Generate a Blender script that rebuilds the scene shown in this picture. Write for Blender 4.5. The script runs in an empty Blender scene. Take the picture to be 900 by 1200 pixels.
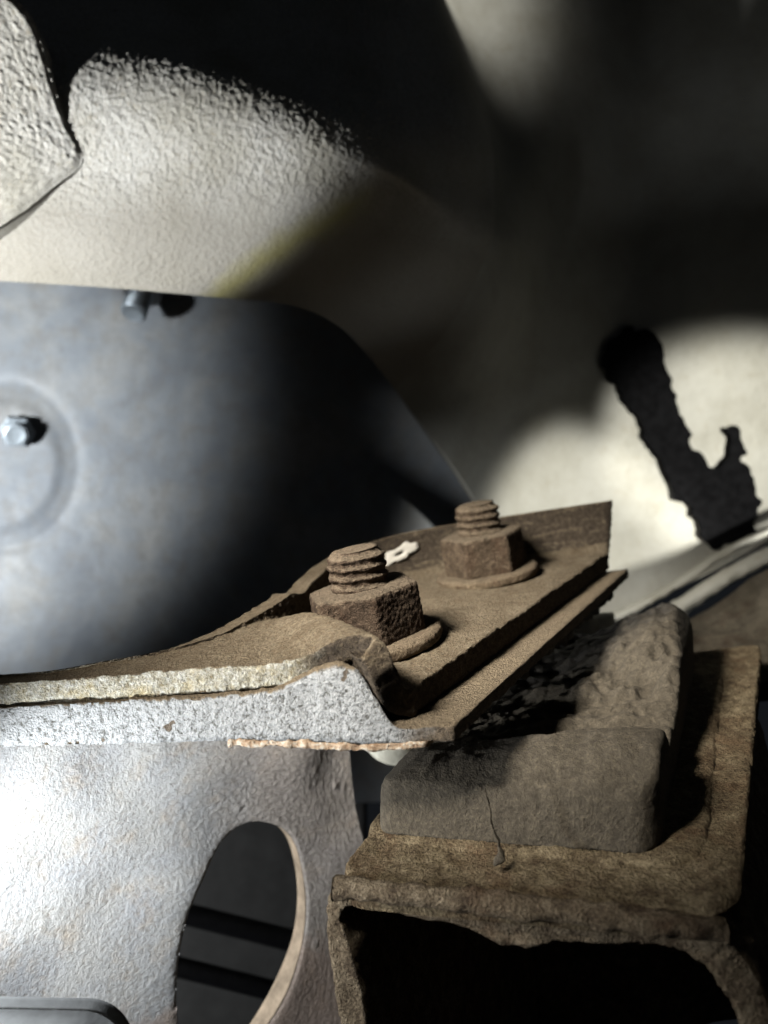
import bpy, bmesh, math
import numpy as np
from mathutils import Vector

# ------------------------------------------------------------------ camera, world, lamps
SC = bpy.context.scene
COL = SC.collection
CM = 0.01                      # everything below is written in centimetres
FPX, CU, CV = 883.0, 450.0, 600.0

cam = bpy.data.cameras.new('camera')
cam.sensor_fit = 'VERTICAL'; cam.sensor_height = 36.0; cam.sensor_width = 27.0
cam.lens = FPX / 1200.0 * 36.0
cam.clip_start = 0.005; cam.clip_end = 50.0
cam.dof.use_dof = True; cam.dof.focus_distance = 0.138; cam.dof.aperture_fstop = 15.0
cam_o = bpy.data.objects.new('camera', cam); COL.objects.link(cam_o)
cam_o.rotation_euler = (math.radians(90), 0, 0)
SC.camera = cam_o

w = bpy.data.worlds.new('World'); SC.world = w; w.use_nodes = True
w.node_tree.nodes['Background'].inputs[0].default_value = (0.75, 0.85, 1.0, 1)
w.node_tree.nodes['Background'].inputs[1].default_value = 0.009

SC.view_settings.view_transform = 'Standard'; SC.view_settings.look = 'None'
SC.view_settings.exposure = 0.0; SC.view_settings.gamma = 1.0
SC.cycles.use_denoising = True
SC.cycles.max_bounces = 4; SC.cycles.diffuse_bounces = 1; SC.cycles.sample_clamp_indirect = 0.25

def spot(name, loc, aim, watt, deg, blend, radius, colr):
    l = bpy.data.lights.new(name, 'SPOT'); l.energy = watt; l.color = colr
    l.spot_size = math.radians(deg); l.spot_blend = blend; l.shadow_soft_size = radius * CM
    o = bpy.data.objects.new(name, l); COL.objects.link(o)
    o.location = Vector(loc) * CM
    o.rotation_euler = (Vector(aim) - Vector(loc)).to_track_quat('-Z', 'Y').to_euler()
    return o

spot('work_lamp', (-8.2, 10.3, -5.8), (-2.5, 15, -7.2), 0.66, 116, 0.75, 0.40, (0.95, 0.98, 1.0))
spot('torch', (-17, 12, -1.0), (-9.0, 20, 8.5), 2.6, 32.5, 0.35, 0.30, (0.97, 0.98, 1.0))
spot('wall_fill', (-27, 4, -2.0), (-20.0, 30, 2.6), 5.6, 51, 0.72, 1.2, (0.93, 0.97, 1.0))  # added spot: the torch's light on the grey wall, split off
spot('wall_patch_fill', (24, 10, 0.0), (8.3, 31.0, -1.4), 4.8, 23, 0.50, 0.8, (1.0, 0.98, 0.90))  # unseen added spot for the left light patch on the cream wall
spot('wall_patch_fill', (24, 10, 0.0), (15.9, 30.5, 2.2), 5.6, 26, 0.42, 0.8, (1.0, 0.98, 0.90))  # second added spot, for the right-hand light patch
spot('top_patch_fill', (3.4, 25.0, 20.2), (3.0, 29.5, 19.6), 0.07, 110, 1.0, 0.5, (1.0, 0.98, 0.92))  # added spot hidden behind the near panel, brightens the top patch
spot('bracket_fill', (-11, 4.0, 10.0), (2.2, 16.9, -2.2), 9.0, 35, 0.8, 2.8, (1.0, 0.95, 0.86))  # added soft fill for the bracket and nuts
spot('hole_fill', (-24, 20, -13), (-5.5, 30, -17), 0.5, 40, 0.8, 1.0, (0.95, 0.97, 1.0))  # added spot to lift the panel behind the oval hole

# ------------------------------------------------------------------ helpers
def P(u, v, d):
    return np.array([(u - CU) / FPX * d, d, (CV - v) / FPX * d])

rng = np.random.RandomState(7)
PERM = rng.permutation(256); PERM = np.concatenate([PERM, PERM, PERM])
GRD = rng.normal(size=(256, 3)); GRD /= np.linalg.norm(GRD, axis=1)[:, None]

def perlin(p):
    i = np.floor(p).astype(int); f = p - i; i &= 255
    t = f * f * f * (f * (f * 6 - 15) + 10)
    out = 0
    for dx in (0, 1):
        for dy in (0, 1):
            for dz in (0, 1):
                h = PERM[PERM[PERM[(i[:, 0] + dx) & 255] + ((i[:, 1] + dy) & 255)] + ((i[:, 2] + dz) & 255)]
                g = GRD[h]; q = f - np.array([dx, dy, dz])
                wt = (t[:, 0] if dx else 1 - t[:, 0]) * (t[:, 1] if dy else 1 - t[:, 1]) * (t[:, 2] if dz else 1 - t[:, 2])
                out = out + wt * (g * q).sum(1)
    return out

def fbm(p, scale, octv=3, gain=0.5, seed=0.0):
    q = np.asarray(p, float) * scale + 37.3 + seed * 11.7
    a, s, tot = 1.0, 1.0, 0
    for k in range(octv):
        tot = tot + a * perlin(q * s); a *= gain; s *= 2.03
    return tot

def worley(p, scale, seed=0.0):
    q = np.asarray(p, float) * scale + 91.7 + seed * 7.1
    i = np.floor(q).astype(int); best = np.full(len(q), 9.0)
    JIT = rng_j
    for dx in (-1, 0, 1):
        for dy in (-1, 0, 1):
            for dz in (-1, 0, 1):
                c = i + np.array([dx, dy, dz])
                h = PERM[PERM[PERM[c[:, 0] & 255] + (c[:, 1] & 255)] + (c[:, 2] & 255)]
                d = ((c + JIT[h] - q) ** 2).sum(1)
                best = np.minimum(best, d)
    return np.sqrt(best)
rng_j = rng.rand(256, 3)

def sstep(a, b, x):
    t = np.clip((x - a) / (b - a), 0, 1); return t * t * (3 - 2 * t)

def grid_normals(V):
    du = np.gradient(V, axis=0); dv = np.gradient(V, axis=1)
    n = np.cross(du, dv); l = np.linalg.norm(n, axis=2, keepdims=True); l[l == 0] = 1
    return n / l

def spline(pts, n, closed=False):
    """Catmull-Rom through pts (k,dim), n samples, even in parameter."""
    p = np.asarray(pts, float); k = len(p)
    if closed:
        t = np.linspace(0, k, n, endpoint=False); i = np.floor(t).astype(int); f = (t - i)[:, None]
        a, b, c, d = p[(i - 1) % k], p[i % k], p[(i + 1) % k], p[(i + 2) % k]
    else:
        e = np.vstack([2 * p[0] - p[1], p, 2 * p[-1] - p[-2]])
        t = np.linspace(0, k - 1, n); i = np.minimum(np.floor(t).astype(int), k - 2); f = (t - i)[:, None]
        a, b, c, d = e[i], e[i + 1], e[i + 2], e[i + 3]
    return 0.5 * (2 * b + (c - a) * f + (2 * a - 5 * b + 4 * c - d) * f ** 2 + (3 * b - a - 3 * c + d) * f ** 3)

def spline_at(pts, t):
    p = np.asarray(pts, float); k = len(p)
    e = np.concatenate([[2 * p[0] - p[1]], p, [2 * p[-1] - p[-2]]])
    i = np.minimum(np.floor(t).astype(int), k - 2)
    f = (t - i).reshape((-1,) + (1,) * (p.ndim - 1))
    a, b, c, d = e[i], e[i + 1], e[i + 2], e[i + 3]
    return 0.5 * (2 * b + (c - a) * f + (2 * a - 5 * b + 4 * c - d) * f ** 2 + (3 * b - a - 3 * c + d) * f ** 3)

def empty(name, loc=(0, 0, 0)):
    o = bpy.data.objects.new(name, None); COL.objects.link(o)
    o.location = Vector(loc) * CM; o.empty_display_size = 0.01
    return o

def tag(o, label=None, cat=None, group=None, kind=None):
    if label: o['label'] = label
    if cat: o['category'] = cat
    if group: o['group'] = group
    if kind: o['kind'] = kind
    return o

def mesh_obj(name, verts, faces, mat, parent=None, smooth=True):
    """verts in world cm; the object's origin is the parent's origin (or world)."""
    off = np.array(parent['_o']) if parent is not None and '_o' in parent else np.zeros(3)
    me = bpy.data.meshes.new(name)
    me.from_pydata(((np.asarray(verts) - off) * CM).tolist(), [], [tuple(int(i) for i in f) for f in faces])
    me.update()
    if smooth: me.shade_smooth()
    o = bpy.data.objects.new(name, me); COL.objects.link(o)
    me.materials.append(mat)
    if parent is not None: o.parent = parent
    return o

def thing(name, loc, label, cat, group=None, kind=None):
    e = empty(name, loc); e['_o'] = [float(x) for x in loc]
    return tag(e, label, cat, group, kind)

def quads(n, m, off=0, wrap=False, flip=False):
    nn = n if wrap else n - 1
    i, j = np.meshgrid(np.arange(nn), np.arange(m - 1), indexing='ij')
    i2 = (i + 1) % n
    q = np.stack([i * m + j, i2 * m + j, i2 * m + j + 1, i * m + j + 1], -1).reshape(-1, 4) + off
    return q[:, ::-1] if flip else q

def solid(T, B, side=3, wrap=False):
    """closed solid between two grids of the same shape; side = rows along the rim walls."""
    n, m = T.shape[:2]
    V = [T.reshape(-1, 3), B.reshape(-1, 3)]
    F = [quads(n, m, 0, wrap), quads(n, m, n * m, wrap, True)]
    off = 2 * n * m
    if wrap: loops = [[(i, 0) for i in range(n)][::-1], [(i, m - 1) for i in range(n)]]
    else: loops = [[(i, 0) for i in range(n)] + [(n - 1, j) for j in range(1, m)] + [(i, m - 1) for i in range(n - 2, -1, -1)] + [(0, j) for j in range(m - 2, 0, -1)]]
    for lp in loops:
        ii = np.array([a for a, b in lp]); jj = np.array([b for a, b in lp]); L = len(lp)
        top, bot = T[ii, jj], B[ii, jj]
        ring = [ii * m + jj]
        for k in range(1, side):
            V.append(top + (bot - top) * k / side); ring.append(np.arange(L) + off); off += L
        ring.append(ii * m + jj + n * m)
        for a, b in zip(ring[:-1], ring[1:]):
            a2, b2 = np.roll(a, -1), np.roll(b, -1)
            F.append(np.stack([a, b, b2, a2], -1))
    return np.vstack(V), np.vstack(F)

def vnormals(V, F):
    fn = np.cross(V[F[:, 2]] - V[F[:, 0]], V[F[:, 3]] - V[F[:, 1]])
    N = np.zeros_like(V)
    for k in range(4): np.add.at(N, F[:, k], fn)
    l = np.linalg.norm(N, axis=1, keepdims=True); l[l == 0] = 1
    return N / l

def fix_out(V, F):
    """make a closed quad solid face outwards"""
    a, b, c, d = (V[F[:, k]] for k in range(4))
    vol = (np.einsum('ij,ij->i', a, np.cross(b, c)) + np.einsum('ij,ij->i', a, np.cross(c, d))).sum()
    return F if vol > 0 else F[:, ::-1]

def voxel(o, size):
    md = o.modifiers.new('remesh', 'REMESH'); md.mode = 'VOXEL'; md.voxel_size = size * CM
    dg = bpy.context.evaluated_depsgraph_get()
    me = bpy.data.meshes.new_from_object(o.evaluated_get(dg)); o.modifiers.clear()
    old = o.data; me.name = old.name; mats = [m for m in old.materials]
    o.data = me; bpy.data.meshes.remove(old)
    me.materials.clear()
    for m in mats: me.materials.append(m)
    return o

def displace(o, fn, smooth=True):
    """fn(points cm, normals) -> offset cm along the normal"""
    me = o.data; n = len(me.vertices)
    co = np.empty(n * 3); me.vertices.foreach_get('co', co); co = co.reshape(-1, 3) / CM
    no = np.empty(n * 3); me.vertices.foreach_get('normal', no); no = no.reshape(-1, 3)
    h = fn(co, no)
    co = co + (no * h[:, None] if h.ndim == 1 else h)
    me.vertices.foreach_set('co', (co * CM).ravel()); me.update()
    if smooth: me.shade_smooth()
    return o

# ------------------------------------------------------------------ materials
NRM0 = (-0.12, -0.12, 0.985)
class NT:
    def __init__(s, name):
        s.m = bpy.data.materials.new(name); s.m.use_nodes = True
        s.t = s.m.node_tree; s.b = s.t.nodes['Principled BSDF']
        tc = s.t.nodes.new('ShaderNodeTexCoord')
        geo = s.t.nodes.new('ShaderNodeNewGeometry')
        mp = s.t.nodes.new('ShaderNodeVectorMath'); mp.operation = 'SCALE'; mp.inputs['Scale'].default_value = 100.0
        s.t.links.new(tc.outputs['Object'], mp.inputs[0]); s.co = mp.outputs[0]
        s.nrm = geo.outputs['Normal']
    def noise(s, scale, det=4, rough=0.55, dist=0.0, vec=None):
        n = s.t.nodes.new('ShaderNodeTexNoise'); n.inputs['Scale'].default_value = scale
        n.inputs['Detail'].default_value = det; n.inputs['Roughness'].default_value = rough
        n.inputs['Distortion'].default_value = dist
        s.t.links.new(vec or s.co, n.inputs['Vector']); return n.outputs['Fac']
    def voro(s, scale, feature='F1', rnd=1.0):
        n = s.t.nodes.new('ShaderNodeTexVoronoi'); n.inputs['Scale'].default_value = scale; n.feature = feature
        n.inputs['Randomness'].default_value = rnd
        s.t.links.new(s.co, n.inputs['Vector']); return n.outputs['Distance']
    def ramp(s, fac, stops):
        n = s.t.nodes.new('ShaderNodeValToRGB'); e = n.color_ramp.elements
        while len(e) < len(stops): e.new(0.5)
        for k, (p, c) in enumerate(stops):
            e[k].position = p; e[k].color = (c, c, c, 1) if isinstance(c, (int, float)) else (*c, 1)
        s.t.links.new(fac, n.inputs[0]); return n.outputs[0]
    def mix(s, f, a, b, mode='MIX'):
        n = s.t.nodes.new('ShaderNodeMix'); n.data_type = 'RGBA'; n.blend_type = mode
        for sock, val in ((n.inputs[0], f), (n.inputs[6], a), (n.inputs[7], b)):
            if isinstance(val, (int, float)): sock.default_value = val if sock.type == 'VALUE' else (val, val, val, 1)
            elif isinstance(val, tuple): sock.default_value = (*val, 1)
            else: s.t.links.new(val, sock)
        return n.outputs[2]
    def math(s, op, a, b=None, c=None, clamp=False):
        n = s.t.nodes.new('ShaderNodeMath'); n.operation = op; n.use_clamp = clamp
        for k, val in enumerate((a, b, c)):
            if val is None: continue
            if isinstance(val, (int, float)): n.inputs[k].default_value = val
            else: s.t.links.new(val, n.inputs[k])
        return n.outputs[0]
    def dot(s, v, d):
        n = s.t.nodes.new('ShaderNodeVectorMath'); n.operation = 'DOT_PRODUCT'
        s.t.links.new(v, n.inputs[0]); n.inputs[1].default_value = d; return n.outputs['Value']
    def grit(s, c, h, amt=0.5, lo=0.45):
        g = s.noise(20, 3, 0.65); g2 = s.noise(45, 2, 0.6)
        f = s.ramp(g, [(0.33, 0.5 + lo * 0.4), (0.5, 1.0), (0.68, 1.3)])
        c = s.mix(1.0, c, f, 'MULTIPLY')
        return c, s.math('ADD', h, s.math('ADD', s.math('MULTIPLY', g, amt), s.math('MULTIPLY', g2, amt * 0.5)))
    def out(s, color, rough=0.9, height=None, dist=0.0003, strength=1.0, metal=0.0, spec=0.3):
        for sock, val in (('Base Color', color), ('Roughness', rough), ('Metallic', metal)):
            if isinstance(val, tuple): s.b.inputs[sock].default_value = (*val, 1)
            elif isinstance(val, (int, float)): s.b.inputs[sock].default_value = val
            else: s.t.links.new(val, s.b.inputs[sock])
        s.b.inputs['Specular IOR Level'].default_value = spec
        if height is not None:
            n = s.t.nodes.new('ShaderNodeBump'); n.inputs['Distance'].default_value = dist
            n.inputs['Strength'].default_value = strength
            s.t.links.new(height, n.inputs['Height']); s.t.links.new(n.outputs[0], s.b.inputs['Normal'])
        return s.m

def mat_undercoat(name='white_undercoat', streak=1.0):
    s = NT(name)
    big = s.noise(0.35, 4); fine = s.noise(14, 4, 0.7); speck = s.ramp(s.noise(6.5, 3, 0.6), [(0.60, 0), (0.70, 1)])
    c = s.ramp(big, [(0.3, (0.40, 0.385, 0.32)), (0.55, (0.56, 0.55, 0.50)), (0.75, (0.62, 0.62, 0.58))])
    c = s.mix(s.ramp(fine, [(0.30, 0.55), (0.6, 0.0)]), c, (0.23, 0.20, 0.14))
    c = s.mix(s.math('MULTIPLY', speck, 0.35), c, (0.30, 0.24, 0.13))
    zl = s.math('ADD', s.dot(s.co, (0, 0, 1)), s.math('MULTIPLY', s.math('SUBTRACT', big, 0.5), 1.2))
    if streak:
        c = s.mix(s.ramp(s.math('MULTIPLY', zl, -0.25), [(0.12, 0), (0.42, 0.75)]), c, (0.285, 0.268, 0.225))
    # yellow tint of the shadow boundary, painted across the lower face
    a_, b_ = P(262, 345, 22.9), P(452, 215, 22.0); d_ = b_ - a_; nn_ = np.array([-d_[2], 0, d_[0]]); nn_ /= np.linalg.norm(nn_)
    off_ = float(nn_ @ (a_ - np.array([0, 30, 10])))
    dist_ = s.math('ABSOLUTE', s.math('ADD', s.math('SUBTRACT', s.dot(s.co, tuple(nn_)), off_), s.math('MULTIPLY', s.math('SUBTRACT', s.noise(1.2, 3), 0.5), 0.5)))
    st = s.ramp(dist_, [(0.0, 0.75), (0.45, 0.0)])
    along = s.dot(s.co, tuple(d_ / (d_ @ d_))); a0 = float((a_ - np.array([0, 30, 10])) @ d_ / (d_ @ d_))
    st = s.math('MULTIPLY', st, s.ramp(s.math('SUBTRACT', along, a0), [(0.0, 1), (0.75, 1), (1.0, 0)]))
    c = s.mix(s.math('MULTIPLY', st, streak), c, (0.36, 0.33, 0.11))
    h = s.math('ADD', s.noise(12, 5, 0.65), s.math('MULTIPLY', s.noise(34, 2), 0.4))
    return s.out(c, 0.75, h, 0.0005, 0.8, spec=0.35)

def mat_cream():
    s = NT('cream_panel_paint')
    c = s.ramp(s.noise(0.5, 5, 0.6), [(0.3, (0.29, 0.28, 0.235)), (0.6, (0.38, 0.373, 0.33))])
    c = s.mix(s.ramp(s.noise(2.2, 5, 0.7), [(0.55, 0.0), (0.72, 0.35)]), c, (0.27, 0.24, 0.17))
    return s.out(c, 0.6, s.noise(3, 5, 0.6), 0.0006, 0.5, spec=0.4)

def mat_bluegrey():
    s = NT('grey_sheet_metal')
    c = s.ramp(s.noise(0.35, 4, 0.6, 0.3), [(0.3, (0.26, 0.285, 0.32)), (0.5, (0.36, 0.385, 0.41)), (0.68, (0.47, 0.47, 0.455))])
    c = s.mix(s.ramp(s.noise(1.3, 5, 0.7), [(0.45, 0.0), (0.7, 0.6)]), c, (0.30, 0.28, 0.25))
    return s.out(c, s.ramp(s.noise(0.8, 3), [(0.3, 0.4), (0.7, 0.62)]), s.noise(2.5, 4, 0.6), 0.0004, 0.35, spec=0.35)

def mat_bracket():
    s = NT('dusty_bracket_steel')
    up = s.dot(s.nrm, (-0.12, -0.12, 0.985))
    n1 = s.noise(1.6, 5, 0.65); n2 = s.noise(9, 5, 0.75); n3 = s.noise(26, 3, 0.7)
    dust = s.ramp(n1, [(0.3, (0.115, 0.090, 0.060)), (0.5, (0.165, 0.134, 0.092)), (0.7, (0.21, 0.173, 0.122))])
    dust = s.mix(s.ramp(n2, [(0.38, 0.6), (0.6, 0.0)]), dust, (0.085, 0.056, 0.032))
    x = s.dot(s.co, (1, 0, 0))
    xm = s.ramp(s.math('ADD', s.math('MULTIPLY', s.math('ADD', x, 3.0), 0.2), s.math('MULTIPLY', n1, 0.25)), [(0.42, 0), (0.52, 1)])
    yl = s.math('ADD', s.dot(s.co, (0.2, 1, 0)), 3.8)          # distance behind the front edge
    xm = s.math('MAXIMUM', xm, s.ramp(yl, [(0.7, 0), (1.0, 1)]))
    crust = s.ramp(n2, [(0.32, (0.15, 0.12, 0.07)), (0.48, (0.33, 0.315, 0.255)), (0.62, (0.44, 0.435, 0.40))])
    crust = s.mix(s.ramp(n1, [(0.5, 0), (0.72, 0.5)]), crust, (0.44, 0.34, 0.14))
    bare_shade = s.ramp(n2, [(0.35, (0.035, 0.028, 0.022)), (0.65, (0.10, 0.078, 0.055))])  # dark steel edge; shade on the raised bend put into its colour
    edge = s.mix(xm, crust, bare_shade)
    m = s.ramp(s.math('ADD', up, s.math('MULTIPLY', s.math('SUBTRACT', n2, 0.5), 0.5)), [(0.35, 0), (0.6, 1)])
    c = s.mix(m, edge, dust)
    c = s.mix(s.ramp(n3, [(0.35, 0.35), (0.55, 0)]), c, (0.05, 0.035, 0.022))
    c, h = s.grit(c, n2, 1.0)
    return s.out(c, 0.92, h, 0.0008, 1.0, spec=0.15)

def mat_mountplate():
    s = NT('mount_plate_steel')
    up = s.dot(s.nrm, (-0.12, -0.12, 0.985))
    n1 = s.noise(1.6, 5, 0.65); n2 = s.noise(12, 5, 0.75)
    x = s.dot(s.co, (1, 0, 0))
    white = s.ramp(n2, [(0.38, (0.09, 0.088, 0.08)), (0.47, (0.27, 0.28, 0.285)), (0.65, (0.37, 0.375, 0.375))])
    white = s.mix(s.ramp(s.noise(3.2, 2), [(0.68, 0), (0.71, 1)]), white, (0.10, 0.08, 0.06))
    xm = s.ramp(s.math('ADD', s.math('MULTIPLY', s.math('ADD', x, 3.0), 0.2), s.math('MULTIPLY', n1, 0.25)), [(0.64, 0), (0.76, 1)])
    brown = s.ramp(n2, [(0.35, (0.045, 0.034, 0.024)), (0.65, (0.125, 0.094, 0.062))])
    dust = s.ramp(n2, [(0.35, (0.10, 0.075, 0.048)), (0.65, (0.20, 0.155, 0.10))])
    m = s.ramp(s.math('ADD', up, s.math('MULTIPLY', s.math('SUBTRACT', n2, 0.5), 0.4)), [(0.5, 0), (0.7, 1)])
    c = s.mix(m, s.mix(xm, white, brown), dust)
    return s.out(c, 0.85, s.math('ADD', n2, s.math('MULTIPLY', s.noise(26, 3), 0.8)), 0.0009, 1.0, spec=0.3)

def mat_rustedge():
    s = NT('orange_rust_scale')
    n = s.noise(10, 4, 0.7)
    c = s.ramp(n, [(0.3, (0.13, 0.075, 0.045)), (0.48, (0.27, 0.195, 0.13)), (0.62, (0.38, 0.35, 0.30))])
    return s.out(c, 0.9, n, 0.0006, 0.9, spec=0.2)

def mat_rust(name, a, b, c_, sc=7.0, dusty=0.0):
    s = NT(name)
    n1 = s.noise(2.2, 4, 0.6); n2 = s.noise(sc, 5, 0.75); n3 = s.noise(24, 3, 0.7)
    c = s.ramp(s.math('ADD', s.math('MULTIPLY', n1, 0.45), s.math('MULTIPLY', n2, 0.55)), [(0.38, a), (0.5, b), (0.64, c_)])
    c = s.mix(s.ramp(s.noise(0.8, 5, 0.7, 0.4), [(0.50, 0.0), (0.66, 0.6)]), c, tuple(0.55 * k * q for k, q in zip(b, (1.15, 0.85, 0.75))))
    if dusty:
        up = s.dot(s.nrm, tuple(NRM0))
        c = s.mix(s.math('MULTIPLY', s.ramp(s.math('ADD', up, s.math('MULTIPLY', s.math('SUBTRACT', n2, 0.5), 0.8)), [(0.2, 0), (0.8, 1)]), dusty), c, (0.17, 0.138, 0.098))
    c, h = s.grit(c, n2, 1.0)
    return s.out(c, 0.95, h, 0.0008, 1.0, spec=0.12)

def mat_silver():
    s = NT('silver_zinc_crust')
    n1 = s.noise(0.9, 4, 0.6); n2 = s.noise(11, 5, 0.7)
    c = s.ramp(n1, [(0.3, (0.35, 0.36, 0.375)), (0.6, (0.43, 0.43, 0.42))])
    c = s.mix(s.ramp(s.noise(1.4, 5, 0.7), [(0.52, 0), (0.72, 0.4)]), c, (0.42, 0.30, 0.17))
    x = s.dot(s.co, (1, 0, 0)); z = s.dot(s.co, (0, 0, 1))
    r = s.ramp(s.math('ADD', s.math('ADD', s.math('MULTIPLY', x, 0.28), 0.55), s.math('MULTIPLY', n1, 0.5)), [(0.50, 0), (0.95, 0.6)])
    c = s.mix(r, c, s.ramp(n2, [(0.4, (0.22, 0.17, 0.14)), (0.62, (0.44, 0.37, 0.31))]))
    zz = s.ramp(s.math('ADD', s.math('MULTIPLY', z, -0.22), s.math('MULTIPLY', n1, 0.6)), [(2.15 / 2.4, 0), (1.0, 0.4)])
    c = s.mix(zz, c, (0.33, 0.21, 0.15))
    c = s.mix(s.ramp(n2, [(0.34, 0.55), (0.5, 0)]), c, (0.17, 0.15, 0.12))
    return s.out(c, s.ramp(n2, [(0.4, 0.62), (0.6, 0.42)]), s.math('ADD', n2, s.math('MULTIPLY', s.noise(28, 3), 0.35)), 0.0006, 0.8, metal=0.0, spec=0.5)

def mat_rubber():
    s = NT('dusty_torn_rubber')
    up = s.dot(s.nrm, (0, 0, 1)); y = s.dot(s.co, (0, 1, 0)); x = s.dot(s.co, (1, 0, 0))
    n1 = s.noise(0.9, 4, 0.6); n2 = s.noise(8, 5, 0.7)
    dust = s.ramp(n2, [(0.32, (0.038, 0.031, 0.022)), (0.52, (0.058, 0.048, 0.034)), (0.68, (0.080, 0.066, 0.047))])
    blk = s.ramp(n2, [(0.35, (0.008, 0.0075, 0.007)), (0.7, (0.035, 0.030, 0.023))])
    # oily torn middle of the top
    m = s.math('ADD', s.math('MULTIPLY', n1, 1.1), s.math('MULTIPLY', up, 0.45))
    yy = s.ramp(s.math('MULTIPLY', s.math('ADD', y, s.math('MULTIPLY', x, -0.35)), 0.1), [(0.08, 0), (0.22, 1), (0.38, 1), (0.55, 0.2)])
    f = s.math('MULTIPLY', s.ramp(m, [(0.50, 0), (0.78, 1)]), yy)
    c = s.mix(f, dust, blk)
    c, h = s.grit(c, s.math('MULTIPLY', n2, 0.35), 0.6, 0.75)
    return s.out(c, s.math('SUBTRACT', 0.95, s.math('MULTIPLY', f, 0.45)), h, 0.0006, 0.9, spec=0.3)

def mat_plain(name, col, rough=0.6, metal=0.0, var=0.3, sc=5, bump=0.0003, spec=0.4):
    s = NT(name); n = s.noise(sc, 4, 0.6)
    c = s.ramp(n, [(0.3, tuple(x * (1 - var) for x in col)), (0.7, tuple(min(1, x * (1 + var)) for x in col))])
    return s.out(c, rough, n, bump, 0.6, metal, spec)

M = dict(
    undercoat=mat_undercoat(), boxcoat=mat_undercoat('olive_undercoat', 0.0), cream=mat_cream(), blue=mat_bluegrey(), bracket=mat_bracket(), mplate=mat_mountplate(),
    redge=mat_rustedge(), silver=mat_silver(), rubber=mat_rubber(),
    nut=mat_rust('rusty_nut_steel', (0.024, 0.0165, 0.0115), (0.056, 0.039, 0.027), (0.108, 0.080, 0.056), 7.0, 0.40),
    nut2=mat_rust('dusty_nut_steel', (0.036, 0.026, 0.017), (0.076, 0.055, 0.037), (0.130, 0.098, 0.068), 7.0, 0.5),
    washer=mat_rust('dusty_washer_steel', (0.060, 0.042, 0.027), (0.115, 0.086, 0.056), (0.18, 0.140, 0.093), 7.0, 0.4),
    base=mat_rust('rusty_base_plate', (0.062, 0.043, 0.025), (0.138, 0.106, 0.064), (0.225, 0.180, 0.113), 5.0),
    cross=mat_rust('rusty_crossmember', (0.060, 0.042, 0.028), (0.125, 0.095, 0.062), (0.21, 0.168, 0.115), 5.0),
    shelf=mat_rust('dusty_brown_steel', (0.042, 0.035, 0.025), (0.065, 0.055, 0.040), (0.085, 0.072, 0.052), 2.0),
    zinc=mat_plain('bright_zinc', (0.66, 0.74, 0.80), 0.35, 0.35, 0.15, 8),
    wall_shadow=mat_plain('black_shadow_paint', (0.0055, 0.0055, 0.006), 0.95, 0, 0.4, 3, 0.0008, 0.02),  # near-black colour of the painted wall shadow
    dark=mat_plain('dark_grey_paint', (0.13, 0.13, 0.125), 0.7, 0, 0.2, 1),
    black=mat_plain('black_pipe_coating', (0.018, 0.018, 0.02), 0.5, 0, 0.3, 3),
    white=mat_plain('white_paint_spot', (0.46, 0.44, 0.39), 0.7, 0, 0.15, 6),
    tab=mat_plain('grey_tab_paint', (0.03, 0.032, 0.033), 0.9, 0, 0.2, 3),
    yellow=mat_plain('yellow_shadow_edge', (0.50, 0.46, 0.22), 0.6, 0, 0.2, 3),  # tint painted for the edge of the panel's shadow
    rim=mat_plain('pale_rusty_cut_edge', (0.46, 0.36, 0.26), 0.8, 0, 0.35, 2.5, 0.0006),
    flange=mat_plain('bright_cream_paint', (0.62, 0.60, 0.50), 0.6, 0, 0.2, 4),
    scrap=mat_plain('torn_black_rubber', (0.022, 0.020, 0.017), 0.8, 0, 0.5, 6, 0.0008),
)

# ------------------------------------------------------------------ floor pan (large cream panel above and to the right)
PAN = [  # columns left to right, each from the lower lip up: (u, v, distance)
 [(-220, 325, 21.5), (-220, 285, 20.8), (-220, 220, 20.3), (-220, 60, 19.6), (-220, -60, 20.3), (-220, -260, 27)],
 [(0, 330, 22.0), (0, 280, 21.2), (0, 215, 20.6), (0, 85, 19.9), (0, -20, 22), (0, -260, 28)],
 [(130, 338, 22.3), (130, 285, 21.4), (130, 205, 20.7), (130, 88, 20.1), (135, -15, 22.3), (140, -260, 28)],
 [(250, 348, 22.9), (255, 285, 21.8), (260, 205, 20.9), (250, 100, 20.3), (255, 10, 22.3), (260, -260, 28)],
 [(340, 357, 23.5), (355, 290, 22.4), (370, 212, 21.4), (365, 142, 20.9), (375, 60, 22.1), (370, -260, 27.5)],
 [(400, 385, 24.4), (430, 305, 23.4), (462, 222, 22.4), (462, 190, 22.1), (470, 80, 23.0), (400, -260, 25)],
 [(450, 440, 25.4), (500, 370, 24.8), (540, 290, 24.4), (550, 230, 24.3), (545, 92, 24.6), (420, -260, 25.5)],
 [(480, 480, 26.1), (540, 410, 26.0), (585, 320, 26.0), (600, 240, 26.6), (575, 95, 28.6), (455, -260, 29.0)],
 [(560, 590, 28.5), (610, 470, 29.3), (640, 350, 29.8), (650, 240, 29.8), (660, 80, 29.8), (660, -260, 29.6)],
 [(640, 730, 31), (690, 560, 31.8), (715, 420, 32), (730, 280, 32), (745, 80, 31.5), (760, -260, 30.5)],
 [(790, 690, 30.8), (800, 560, 31.6), (810, 420, 31.6), (815, 280, 31.4), (820, 80, 31), (830, -260, 30)],
 [(920, 625, 29.8), (925, 540, 30.4), (930, 420, 30.4), (930, 280, 30.2), (935, 80, 29.6), (940, -260, 28.6)],
 [(1120, 540, 26.5), (1120, 470, 27), (1120, 380, 27), (1120, 250, 27), (1120, 60, 26.5), (1120, -260, 25.5)],
]
PAN = np.array([[P(*q) for q in c] for c in PAN])
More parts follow.
